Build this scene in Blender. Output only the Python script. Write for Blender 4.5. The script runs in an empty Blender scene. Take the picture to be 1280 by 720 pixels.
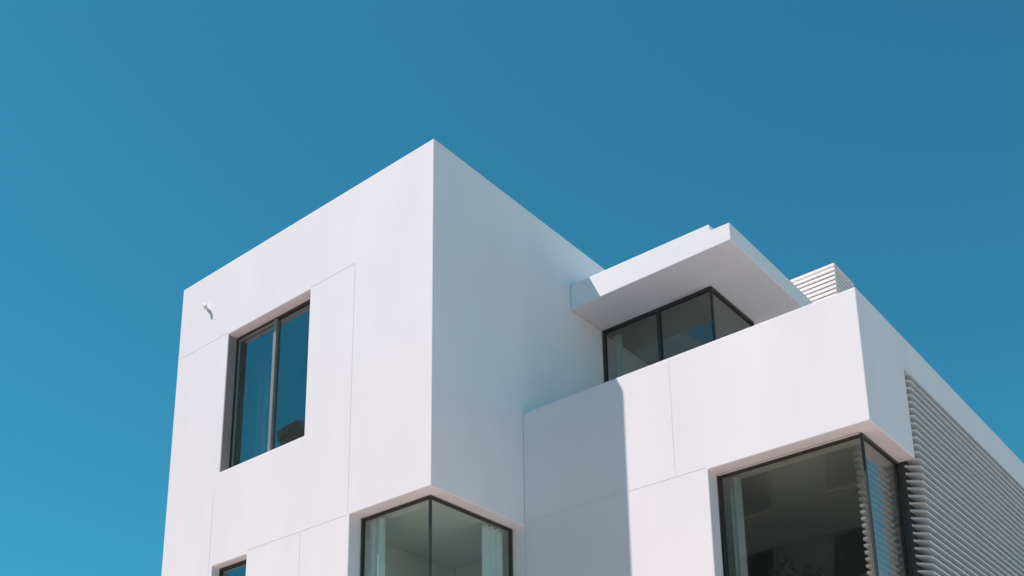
import bpy, bmesh, math, random
from mathutils import Vector, Matrix
random.seed(4)
Z0 = 11.57                      # roof of the tower above the street
sc = bpy.context.scene
sc.view_settings.view_transform = 'Standard'
sc.view_settings.look = 'None'
sc.view_settings.exposure = 0

# ------------------------------------------------------------------ materials
def mat(name, col, rough=0.6, metal=0.0, var=0.0, vscale=3.0, bump=0.0, bscale=60.0, stretch=(1, 1, 1), spec=0.5):
    m = bpy.data.materials.new(name); m.use_nodes = True
    nt = m.node_tree; n = nt.nodes; l = nt.links
    b = n['Principled BSDF']
    b.inputs['Base Color'].default_value = (*col, 1)
    b.inputs['Roughness'].default_value = rough
    b.inputs['Metallic'].default_value = metal
    b.inputs['Specular IOR Level'].default_value = spec
    tc = n.new('ShaderNodeTexCoord')
    mp = n.new('ShaderNodeMapping'); mp.inputs['Scale'].default_value = stretch
    l.new(tc.outputs['Object'], mp.inputs['Vector'])
    if var > 0:
        nz = n.new('ShaderNodeTexNoise'); nz.inputs['Scale'].default_value = vscale
        nz.inputs['Detail'].default_value = 6; nz.inputs['Roughness'].default_value = 0.6
        l.new(mp.outputs[0], nz.inputs['Vector'])
        cr = n.new('ShaderNodeValToRGB')
        cr.color_ramp.elements[0].position = 0.3; cr.color_ramp.elements[1].position = 0.7
        cr.color_ramp.elements[0].color = (*[c * (1 - var) for c in col], 1)
        cr.color_ramp.elements[1].color = (*[min(1, c * (1 + var * 0.5)) for c in col], 1)
        l.new(nz.outputs['Fac'], cr.inputs[0]); l.new(cr.outputs[0], b.inputs['Base Color'])
    if bump > 0:
        nb = n.new('ShaderNodeTexNoise'); nb.inputs['Scale'].default_value = bscale; nb.inputs['Detail'].default_value = 4
        l.new(tc.outputs['Object'], nb.inputs['Vector'])
        bp = n.new('ShaderNodeBump'); bp.inputs['Strength'].default_value = bump; bp.inputs['Distance'].default_value = 0.01
        l.new(nb.outputs['Fac'], bp.inputs['Height']); l.new(bp.outputs[0], b.inputs['Normal'])
    return m

def glass_mat(name, tint, refl, base=0.25):
    m = bpy.data.materials.new(name); m.use_nodes = True
    nt = m.node_tree; n = nt.nodes; l = nt.links; n.clear()
    o = n.new('ShaderNodeOutputMaterial')
    tr = n.new('ShaderNodeBsdfTransparent'); tr.inputs[0].default_value = (*tint, 1)
    gl = n.new('ShaderNodeBsdfGlossy'); gl.inputs[0].default_value = (*refl, 1); gl.inputs['Roughness'].default_value = 0.01
    # thin pane: same Fresnel reflectance on both faces (no total internal reflection)
    geo = n.new('ShaderNodeNewGeometry')
    ior = n.new('ShaderNodeMapRange'); ior.inputs['To Min'].default_value = 1.5; ior.inputs['To Max'].default_value = 1/1.5
    l.new(geo.outputs['Backfacing'], ior.inputs['Value'])
    fr = n.new('ShaderNodeFresnel'); l.new(ior.outputs[0], fr.inputs[0])
    ad = n.new('ShaderNodeMath'); ad.operation = 'ADD'; ad.use_clamp = True; ad.inputs[1].default_value = base
    l.new(fr.outputs[0], ad.inputs[0])
    tc = n.new('ShaderNodeTexCoord'); nz = n.new('ShaderNodeTexNoise'); nz.inputs['Scale'].default_value = 1.2
    l.new(tc.outputs['Object'], nz.inputs['Vector'])
    bp = n.new('ShaderNodeBump'); bp.inputs['Strength'].default_value = 0.15; bp.inputs['Distance'].default_value = 0.02
    l.new(nz.outputs['Fac'], bp.inputs['Height']); l.new(bp.outputs[0], gl.inputs['Normal'])
    mx = n.new('ShaderNodeMixShader')
    l.new(ad.outputs[0], mx.inputs[0]); l.new(tr.outputs[0], mx.inputs[1]); l.new(gl.outputs[0], mx.inputs[2])
    l.new(mx.outputs[0], o.inputs[0])
    return m

M_WHITE = mat('white_render', (0.90, 0.85, 0.865), 0.75, var=0.04, vscale=1.1, bump=0.06, bscale=90, stretch=(1, 1, 0.35), spec=0.25)
M_SEAM = mat('panel_seam', (0.80, 0.76, 0.77), 0.8, var=0.08, vscale=6)
M_FRAME = mat('dark_aluminium', (0.055, 0.050, 0.047), 0.4, metal=0.3, var=0.2, vscale=8)
M_FRAME2 = mat('grey_aluminium', (0.34, 0.33, 0.31), 0.4, metal=0.4, var=0.1, vscale=8)
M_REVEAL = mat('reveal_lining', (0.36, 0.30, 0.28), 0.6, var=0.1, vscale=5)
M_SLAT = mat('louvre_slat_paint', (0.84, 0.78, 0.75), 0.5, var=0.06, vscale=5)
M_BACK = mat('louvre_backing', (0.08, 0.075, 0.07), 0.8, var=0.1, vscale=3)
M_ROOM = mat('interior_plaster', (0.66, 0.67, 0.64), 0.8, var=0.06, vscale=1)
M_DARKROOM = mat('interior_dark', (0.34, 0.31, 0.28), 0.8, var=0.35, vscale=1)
M_CURT = mat('curtain_fabric', (0.86, 0.87, 0.85), 0.9, var=0.08, vscale=4)
M_CURT2 = mat('grey_curtain_fabric', (0.38, 0.40, 0.40), 0.9, var=0.12, vscale=4)
M_STANDIN_PLANT = mat('standin_plant_leaf', (0.035, 0.05, 0.03), 0.5, var=0.4, vscale=6)
M_FURN = mat('dark_furniture', (0.03, 0.03, 0.03), 0.5, var=0.2)
M_GLASS_T = glass_mat('glass_tinted', (0.62, 0.70, 0.70), (0.80, 0.88, 0.86), 0.16)
M_GLASS_C = glass_mat('glass_clear', (0.90, 0.95, 0.93), (0.95, 0.95, 0.93), 0.0)
M_GLASS_G = glass_mat('glass_grey', (0.80, 0.82, 0.80), (0.95, 0.95, 0.93), 0.03)

# ------------------------------------------------------------------ helpers
def new_empty(name):
    e = bpy.data.objects.new(name, None); sc.collection.objects.link(e); return e
def mesh_obj(name, verts, faces, m, parent=None, smooth=False):
    me = bpy.data.meshes.new(name)
    me.from_pydata([(v[0], v[1], v[2] + Z0) for v in verts], [], faces)
    me.materials.append(m); me.update()
    if smooth:
        for p in me.polygons: p.use_smooth = True
    o = bpy.data.objects.new(name, me); sc.collection.objects.link(o)
    if parent: o.parent = parent
    return o
def boxdata(x0, x1, y0, y1, z0, z1, V, Fc):
    i = len(V)
    V += [(x0, y0, z0), (x1, y0, z0), (x1, y1, z0), (x0, y1, z0), (x0, y0, z1), (x1, y0, z1), (x1, y1, z1), (x0, y1, z1)]
    Fc += [(i, i+3, i+2, i+1), (i+4, i+5, i+6, i+7), (i, i+1, i+5, i+4), (i+1, i+2, i+6, i+5), (i+2, i+3, i+7, i+6), (i+3, i, i+4, i+7)]
def boxes(name, L, m, parent=None, bev=0.0):
    V, Fc = [], []
    for b in L: boxdata(*b, V, Fc)
    o = mesh_obj(name, V, Fc, m, parent)
    if bev:
        md = o.modifiers.new('b', 'BEVEL'); md.width = bev; md.segments = 2; md.limit_method = 'ANGLE'
    return o
def shell(name, faces_spec, zs, m, parent, thick=0.2, bev=0.012):
    """faces_spec: list of (p0,p1,[splits],hole_fn) vertical faces from p0 to p1 (outward normal on the right-hand side)."""
    bm = bmesh.new()
    for (p0, p1, sp, hole) in faces_spec:
        L = math.hypot(p1[0]-p0[0], p1[1]-p0[1]); ux = ((p1[0]-p0[0])/L, (p1[1]-p0[1])/L)
        ss = sorted(set([0, L] + sp))
        for a, b in zip(ss[:-1], ss[1:]):
            for z0, z1 in zip(zs[:-1], zs[1:]):
                if hole((a+b)/2, (z0+z1)/2): continue
                q = [(p0[0]+ux[0]*s, p0[1]+ux[1]*s, z + Z0) for s, z in ((a, z0), (b, z0), (b, z1), (a, z1))]
                bm.faces.new([bm.verts.new(v) for v in q])
    bmesh.ops.remove_doubles(bm, verts=bm.verts, dist=1e-4)
    me = bpy.data.meshes.new(name); bm.to_mesh(me); bm.free(); me.materials.append(m)
    o = bpy.data.objects.new(name, me); sc.collection.objects.link(o); o.parent = parent
    s = o.modifiers.new('s', 'SOLIDIFY'); s.thickness = thick; s.offset = -1; s.use_even_offset = True
    if bev:
        b = o.modifiers.new('b', 'BEVEL'); b.width = bev; b.segments = 2; b.limit_method = 'ANGLE'; b.angle_limit = math.radians(40)
    return o
def curtain(name, p0, p1, z0, z1, parent, n=80, amp=0.03, wl=0.11, m=None):
    V, Fc = [], []
    L = math.hypot(p1[0]-p0[0], p1[1]-p0[1]); u = ((p1[0]-p0[0])/L, (p1[1]-p0[1])/L); nn = (-u[1], u[0])
    for i in range(n+1):
        s = L*i/n; w = amp*math.sin(2*math.pi*s/wl + 0.8*math.sin(s*9))
        for z in (z0, z1): V.append((p0[0]+u[0]*s+nn[0]*w, p0[1]+u[1]*s+nn[1]*w, z))
    for i in range(n): Fc.append((2*i, 2*i+2, 2*i+3, 2*i+1))
    return mesh_obj(name, V, Fc, m or M_CURT, parent, True)

house = new_empty('modern_white_house')
G = -Z0
LA, W, B1, ZP, ZS = 5.36, 4.566, 1.724, -3.23, -4.80
TB, RB = 9.0, 13.0      # back of tower / right block
# ------------------------------------------------------------------ tower shell
zs = [G, -8.6, -7.9, -5.95, -4.85, ZS, -3.447, -1.255, 0]
def hf(s, z):   # front face, s = x + LA
    x = s - LA
    if -4.111 < x < -2.307 and -3.447 < z < -1.255: return True
    if x > -1.38 and -7.9 < z < ZS: return True
    if -4.14 < x < -3.39 and -5.95 < z < -4.85: return True
    return False
def hs(s, z): return s < B1 and -7.9 < z < ZS
shell('tower_walls', [((-LA, 0), (0, 0), [LA-4.14, LA-4.111, LA-3.39, LA-2.307, LA-1.38], hf),
                      ((0, 0), (0, TB), [B1], hs),
                      ((0, TB), (-LA, TB), [], lambda s, z: False),
                      ((-LA, TB), (-LA, 0), [], lambda s, z: False)], zs, M_WHITE, house)
boxes('tower_roof', [(-LA+0.21, -0.21, 0.21, TB-0.21, -0.55, -0.25)], M_WHITE, house)
# ------------------------------------------------------------------ right block shell
zr = [G, -8.4, -7.9, ZS, -3.69, ZP]
def hrf(s, z): return s > 2.659 and -7.9 < z < ZS
def hrs(s, z):
    y = s + B1
    if y < 2.98 and -7.9 < z < ZS: return True
    if 2.98 < y < 12.6 and -8.4 < z < -3.69: return True
    return False
shell('terrace_block_walls', [((0.003, B1), (W, B1), [2.659], hrf),
                       ((W, B1), (W, RB), [2.98-B1, 12.6-B1], hrs),
                       ((W, RB), (0.003, RB), [], lambda s, z: False)], zr, M_WHITE, house)
# ------------------------------------------------------------------ canopy (stepped fascia profile extruded in depth)
prof = [(0.004, -1.1384), (2.59, -1.1384), (2.59, -0.875), (2.31, -0.865), (2.29, -0.765), (0.004, -0.735)]
V = [(x, 2.889, z) for x, z in prof] + [(x, 6.3, z) for x, z in prof]
n = len(prof)
Fc = [tuple(range(n)), tuple(range(2*n-1, n-1, -1))] + [(i+n, (i+1) % n+n, (i+1) % n, i) for i in range(n)]
o = mesh_obj('terrace_canopy', V, Fc, M_WHITE, house)
bm = bmesh.new(); bm.from_mesh(o.data); bmesh.ops.recalc_face_normals(bm, faces=bm.faces); bm.to_mesh(o.data); bm.free()
md = o.modifiers.new('b', 'BEVEL'); md.width = 0.01; md.segments = 2; md.limit_method = 'ANGLE'
# ------------------------------------------------------------------ slabs / interiors
boxes('floor_slabs', [(-LA+0.21, -0.21, 0.21, TB-0.21, -4.795, -4.45),
                      (-LA+0.21, -0.21, 0.21, TB-0.21, -8.2, -7.905),
                      (0.01, W-0.21, B1+0.21, RB-0.21, -4.79, -4.35),
                      (0.01, W-0.21, B1+0.21, RB-0.21, -8.2, -7.905)], M_ROOM, house)
boxes('partition_walls', [(-5.1, -0.22, 2.2, 2.3, -4.44, -0.56),
                          (-1.9, -1.8, 0.25, 2.4, -7.9, -4.8), (-1.79, -0.22, 2.4, 2.5, -7.9, -4.8),
                          (-4.9, -4.8, 0.3, 3.4, -7.9, -4.8), (-4.79, -1.91, 3.4, 3.5, -7.9, -4.8)], M_ROOM, house)
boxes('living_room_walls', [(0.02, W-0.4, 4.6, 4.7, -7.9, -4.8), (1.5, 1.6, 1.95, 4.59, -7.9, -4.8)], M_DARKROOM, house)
boxes('living_picture', [(2.15, 2.5, 4.55, 4.59, -5.75, -5.35)], M_CURT2, house)
def tube(name, pts, r, m, parent, seg=12):
    V, Fc = [], []
    for k, p in enumerate(pts):
        p = Vector(p); d = (Vector(pts[min(k+1, len(pts)-1)]) - Vector(pts[max(k-1, 0)])).normalized()
        a = d.cross(Vector((0, 0, 1)) if abs(d.z) < 0.9 else Vector((1, 0, 0))).normalized(); b = d.cross(a)
        rr = r[k] if isinstance(r, (list, tuple)) else r
        for j in range(seg):
            t = 2*math.pi*j/seg; V.append(tuple(p + a*math.cos(t)*rr + b*math.sin(t)*rr))
    for k in range(len(pts)-1):
        for j in range(seg): Fc.append((k*seg+j, k*seg+(j+1) % seg, (k+1)*seg+(j+1) % seg, (k+1)*seg+j))
    Fc.append(tuple(range(seg))[::-1]); Fc.append(tuple((len(pts)-1)*seg+j for j in range(seg)))
    return mesh_obj(name, V, Fc, m, parent, True)
# leafy plant added indoors to stand in for a dark mottled shape in the glass
V, Fc = [], []
for k in range(420):
    th = random.uniform(0, 2*math.pi); rr = 0.36*random.random()**0.5; hz = random.uniform(-1, 1)
    c = Vector((2.95 + rr*math.cos(th)*(1-0.4*abs(hz)), 3.1 + rr*math.sin(th)*(1-0.4*abs(hz)), -6.35 + 0.62*hz + 0.1*math.sin(3*th)))
    d = Vector((math.cos(th), math.sin(th), random.uniform(-0.6, 0.9))).normalized()
    sd_ = d.cross(Vector((random.uniform(-1, 1), random.uniform(-1, 1), 1))).normalized()
    l_, w_ = random.uniform(0.10, 0.2), random.uniform(0.02, 0.045)
    i = len(V); V += [tuple(c), tuple(c+d*l_*0.5+sd_*w_), tuple(c+d*l_+Vector((0, 0, -0.03))), tuple(c+d*l_*0.5-sd_*w_)]
    Fc.append((i, i+1, i+2, i+3))
mesh_obj('standin_plant_foliage', V, Fc, M_STANDIN_PLANT, house)
tube('standin_plant_stem', [(2.95, 3.1, -7.5), (2.97, 3.12, -7.0), (2.95, 3.1, -6.3)], [0.025, 0.02, 0.012], M_FURN, house)
tube('standin_plant_pot', [(2.95, 3.1, -7.90), (2.95, 3.1, -7.5)], [0.16, 0.2], M_SLAT, house, 24)
# ------------------------------------------------------------------ upper bedroom window
def frame_xz(name, x0, x1, z0, z1, y, w=0.04, d=0.045, m=M_FRAME):
    return boxes(name, [(x0, x1, y, y+d, z1-w, z1), (x0, x1, y, y+d, z0, z0+w),
                        (x0, x0+w, y, y+d, z0+w, z1-w), (x1-w, x1, y, y+d, z0+w, z1-w)], m, house, 0.004)
x0, x1, z0, z1 = -4.109, -2.309, -3.445, -1.257
frame_xz('bedroom_window_frame', x0, x1, z0, z1, 0.15)
boxes('bedroom_window_mullion', [(-3.235, -3.175, 0.13, 0.19, z0+0.041, z1-0.041)], M_FRAME2, house, 0.004)
boxes('bedroom_window_sash', [(x0+0.041, x0+0.07, 0.155, 0.185, z0+0.041, z1-0.041), (-3.265, -3.236, 0.155, 0.185, z0+0.041, z1-0.041),
                              (x0+0.07, -3.265, 0.155, 0.185, z1-0.08, z1-0.041), (x0+0.07, -3.265, 0.155, 0.185, z0+0.041, z0+0.08)], M_FRAME2, house, 0.003)
boxes('bedroom_window_glass', [(x0+0.03, x1-0.03, 0.172, 0.178, z0+0.03, z1-0.03)], M_GLASS_T, house)
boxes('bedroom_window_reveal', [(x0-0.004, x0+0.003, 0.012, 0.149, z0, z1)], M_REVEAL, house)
curtain('bedroom_curtain', (x0+0.05, 0.38), (-3.32, 0.38), -4.4, -1.1, house, wl=0.16, m=M_CURT2)
# small lower-left window
frame_xz('small_window_frame', -4.138, -3.392, -5.948, -4.852, 0.12)
boxes('small_window_glass', [(-4.10, -3.43, 0.14, 0.146, -5.92, -4.88)], M_GLASS_T, house)
boxes('small_window_blind', [(-4.1, -3.43, 0.25, 0.26, -5.0 - i*0.05 - 0.03, -5.0 - i*0.05) for i in range(18)], M_SLAT, house)
# ------------------------------------------------------------------ tower corner window
fz0, fz1 = -7.898, -4.802
boxes('corner_window_frame', [(-1.378, -0.2, 0.2, 0.24, fz1-0.03, fz1-0.003), (-0.24, -0.2, 0.24, 1.72, fz1-0.03, fz1-0.003),
                              (-1.378, -1.345, 0.2, 0.24, fz0, fz1-0.03), (-0.23, -0.2, 0.2, 0.23, fz0, fz1-0.03),
                              (-0.24, -0.2, 1.688, 1.72, fz0, fz1-0.03)], M_FRAME, house, 0.004)
boxes('corner_window_glass', [(-1.35, -0.222, 0.222, 0.228, fz0, fz1-0.025), (-0.228, -0.222, 0.229, 1.70, fz0, fz1-0.025)], M_GLASS_C, house)
curtain('corner_curtain', (-1.31, 0.29), (-1.06, 0.29), fz0+0.05, fz1-0.03, house)
curtain('corner_curtain_side', (-0.30, 1.25), (-0.30, 1.64), fz0+0.05, fz1-0.03, house)
# ------------------------------------------------------------------ living room corner window (right block)
gx, gy = W-0.18, B1+0.22
boxes('living_window_frame', [(2.661, gx, gy-0.0, gy+0.04, -4.835, -4.803), (gx-0.04, gx, gy+0.04, 2.978, -4.835, -4.803),
                              (2.661, 2.695, gy, gy+0.04, fz0, -4.835), (gx-0.03, gx, gy, gy+0.03, fz0, -4.835),
                              (gx-0.04, gx, 2.945, 2.978, fz0, -4.835)], M_FRAME, house, 0.004)
boxes('living_window_glass', [(2.69, gx-0.02, gy+0.02, gy+0.026, fz0, -4.83), (gx-0.026, gx-0.02, gy+0.027, 2.95, fz0, -4.83)], M_GLASS_G, house)
boxes('living_window_blind', [(gx-0.17, gx-0.12, gy+0.15, 2.93, -4.95 - i*0.075, -4.92 - i*0.075) for i in range(38)], M_SLAT, house)
curtain('living_curtain', (2.74, gy+0.12), (2.88, gy+0.12), fz0+0.05, -4.83, house, m=M_CURT)
boxes('living_soffit', [(2.665, W-0.205, B1+0.205, gy-0.002, -4.81, -4.796)], M_WHITE, house)
# ------------------------------------------------------------------ penthouse behind the terrace
px, py = 1.86, 3.66
boxes('penthouse_frame', [(0.01, px, py, py+0.06, -1.185, -1.142), (px-0.06, px, py+0.06, 4.92, -1.185, -1.142),
                          (0.01, 0.05, py, py+0.06, -4.3, -1.185), (0.95, 1.0, py, py+0.06, -4.3, -1.185),
                          (px-0.035, px, py, py+0.035, -4.3, -1.185), (px-0.06, px, 4.88, 4.92, -4.3, -1.185)], M_FRAME, house, 0.004)
boxes('penthouse_glass', [(0.05, px-0.03, py+0.025, py+0.031, -4.3, -1.18), (px-0.031, px-0.025, py+0.032, 4.89, -4.3, -1.18)], M_GLASS_G, house)
boxes('penthouse_walls', [(px-0.2, px, 4.925, 7.2, -4.34, -1.142), (0.01, px-0.21, 6.0, 6.1, -4.34, -1.142)], M_WHITE, house)
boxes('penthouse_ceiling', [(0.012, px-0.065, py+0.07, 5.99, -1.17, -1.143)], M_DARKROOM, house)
curtain('penthouse_curtain', (0.1, py+0.15), (0.28, py+0.15), -4.3, -1.2, house)
# louvred plant enclosure on the roof
L = []
for i in range(28):
    z = 0.04 - i*0.075
    L.append((1.3, 2.74, 6.0, 6.02, z-0.045, z)); L.append((2.715, 2.74, 6.021, 6.75, z-0.045, z))
boxes('roof_louvre_slats', L, M_SLAT, house, 0.003)
boxes('roof_louvre_box', [(1.34, 2.70, 6.04, 6.75, -4.34, 0.02)], M_ROOM, house)
# ------------------------------------------------------------------ side louvre screen
V, Fc = [], []
z = -3.70; y0, y1 = 2.985, 12.55
while z > -8.3:
    xi, xo = W-0.13, W+0.045
    zi, zo = z, z-0.05
    t = 0.022
    i = len(V)
    for y in (y0, y1):
        V += [(xi, y, zi), (xo, y, zo), (xo, y, zo-t), (xi, y, zi-t)]
    Fc += [(i, i+1, i+2, i+3), (i+7, i+6, i+5, i+4), (i, i+4, i+5, i+1), (i+1, i+5, i+6, i+2), (i+2, i+6, i+7, i+3), (i+3, i+7, i+4, i)]
    z -= 0.088
mesh_obj('side_louvre_slats', V, Fc, M_SLAT, house)
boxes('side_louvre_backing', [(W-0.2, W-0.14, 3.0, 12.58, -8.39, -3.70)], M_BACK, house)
# ------------------------------------------------------------------ panel seams (sealant joints)
s = 0.004
L = [(-LA+0.02, -4.115, -0.002, 0.004, -1.222-s, -1.222+s), (-2.303, -1.43, -0.002, 0.004, -1.222-s, -1.222+s),
     (-1.42-s, -1.42+s, -0.002, 0.004, -4.76, -1.21),
     (-4.22-s, -4.22+s, -0.002, 0.004, -11.0, -3.75), (-2.30-s, -2.30+s, -0.002, 0.004, -11.0, -4.81),
     (-3.385, -1.44, -0.002, 0.004, -4.79-s, -4.79+s),
     (0.02, 2.64, B1-0.002, B1+0.004, -4.765-s, -4.765+s),
     (2.232-s, 2.232+s, B1-0.002, B1+0.004, -4.75, ZP-0.02)]
boxes('panel_seams', L, M_SEAM, house)
# wall mounted spout
tube('wall_spout', [(-4.72, 0.0, -0.545), (-4.72, -0.03, -0.545), (-4.70, -0.05, -0.548), (-4.66, -0.065, -0.565), (-4.635, -0.07, -0.61), (-4.63, -0.07, -0.65)],
     [0.02, 0.02, 0.02, 0.021, 0.022, 0.024], M_SLAT, house)

# ------------------------------------------------------------------ setting
M_GROUND = mat('ground_soil', (0.34, 0.28, 0.22), 0.95, var=0.25, vscale=0.2, bump=0.3, bscale=8)
M_PAVE = mat('pavement_concrete', (0.60, 0.49, 0.43), 0.9, var=0.12, vscale=0.8, bump=0.1, bscale=40)
M_ASPH = mat('asphalt', (0.055, 0.055, 0.057), 0.9, var=0.25, vscale=2, bump=0.3, bscale=80)
M_LINE = mat('road_paint', (0.75, 0.75, 0.72), 0.7, var=0.1, vscale=10)
M_NB = mat('neighbour_render', (0.42, 0.38, 0.33), 0.9, var=0.1, vscale=0.8)
M_NB2 = mat('neighbour_brick', (0.40, 0.34, 0.29), 0.9, var=0.2, vscale=2)
mesh_obj('ground', [(-600, -600, G), (600, -600, G), (600, 600, G), (-600, 600, G)], [(0, 1, 2, 3)], M_GROUND)
boxes('pavement', [(-80, 80, -9.9, 30, G-0.2, G+0.12)], M_PAVE)
boxes('road', [(-200, 200, -17.5, -10.0, G-0.2, G+0.004)], M_ASPH)
boxes('road_markings', [(x, x+2, -13.8, -13.68, G+0.0045, G+0.008) for x in range(-80, 80, 5)], M_LINE)
boxes('pavement', [(-80, 80, -21, -17.6, G-0.2, G+0.12)], M_PAVE)

def neighbour(name, x0, x1, y0, y1, floors, m, fh=3.1):
    e = new_empty(name); h = floors*fh
    boxes('walls', [(x0, x1, y0, y1, G, G+h)], m, e)
    boxes('parapet', [(x0-0.15, x1+0.15, y0-0.15, y1+0.15, G+h+0.002, G+h+0.5)], m, e)
    L, GL, SL = [], [], []
    yf = y1
    n = max(1, int((x1-x0)/3.0)); step = (x1-x0)/n
    for f in range(floors):
        for i in range(n):
            cx = x0+step*(i+.5); zb = G+f*fh+0.9
            L.append((cx-0.75, cx+0.75, yf+0.003, yf+0.05, zb, zb+1.6)); GL.append((cx-0.68, cx+0.68, yf+0.052, yf+0.06, zb+0.07, zb+1.53))
            SL.append((cx-0.85, cx+0.85, yf+0.003, yf+0.15, zb-0.1, zb-0.004))
    boxes('window_frames', L, M_FRAME2, e); boxes('window_panes', GL, M_FURN, e); boxes('sills', SL, M_PAVE, e)
    return e
neighbour('apartment_building', -14, 0, -34, -22, 7, M_NB2)
neighbour('apartment_building', 1, 14, -36, -22, 3, M_NB)
neighbour('apartment_building', -27, -16, -36, -24, 4, M_NB)
neighbour('apartment_building', -33.5, -28, -36, -24, 8, M_NB2, 3.3)

# ------------------------------------------------------------------ camera
yaw, pit, rol, f, ppx, ppy = 0.6806, 0.2889, -0.0146, 1412.35, 644.257, 767.626
F = Vector((-math.sin(yaw)*math.cos(pit), math.cos(yaw)*math.cos(pit), math.sin(pit)))
R = Vector((math.cos(yaw), math.sin(yaw), 0)); U = R.cross(F)
R, U = R*math.cos(rol)+U*math.sin(rol), -R*math.sin(rol)+U*math.cos(rol)
cd = bpy.data.cameras.new('camera'); cam = bpy.data.objects.new('camera', cd); sc.collection.objects.link(cam)
Mx = Matrix((R, U, -F)).transposed().to_4x4(); Mx.translation = Vector((8.3682, -8.8203, -9.9726+Z0)); cam.matrix_world = Mx
cd.sensor_width = 36; cd.lens = f/1280*36; cd.shift_x = (640-ppx)/1280; cd.shift_y = (ppy-360)/1280; cd.clip_end = 3000; cd.clip_start = 0.05
sc.camera = cam
# ------------------------------------------------------------------ light
tr = Vector((1.587, 1.724, -3.45)).normalized()
sd = bpy.data.lights.new('sun', 'SUN'); sd.energy = 5.0; sd.angle = math.radians(0.5); sd.color = (1.0, 0.89, 0.85)
so = bpy.data.objects.new('sun', sd); sc.collection.objects.link(so); so.rotation_euler = tr.to_track_quat('-Z', 'Y').to_euler()
w = bpy.data.worlds.new('World'); sc.world = w; w.use_nodes = True; nt = w.node_tree
bg = nt.nodes['Background']; sky = nt.nodes.new('ShaderNodeTexSky'); sky.sky_type = 'NISHITA'; sky.sun_disc = False
sky.sun_elevation = math.asin(-tr.z); sky.sun_rotation = math.atan2(-tr.x, -tr.y)
sky.altitude = 1200; sky.air_density = 1.0; sky.dust_density = 0.1; sky.ozone_density = 1.8
# film-like colour balance of the sky: much less red, softened contrast
mu = nt.nodes.new('ShaderNodeMix'); mu.data_type = 'RGBA'; mu.blend_type = 'MULTIPLY'; mu.inputs['Factor'].default_value = 1
mu.inputs['B'].default_value = (0.165, 1.00, 1.05, 1)
ga = nt.nodes.new('ShaderNodeGamma'); ga.inputs['Gamma'].default_value = 0.83
nt.links.new(sky.outputs[0], mu.inputs['A']); nt.links.new(mu.outputs['Result'], ga.inputs[0]); nt.links.new(ga.outputs[0], bg.inputs[0]); bg.inputs[1].default_value = 0.15
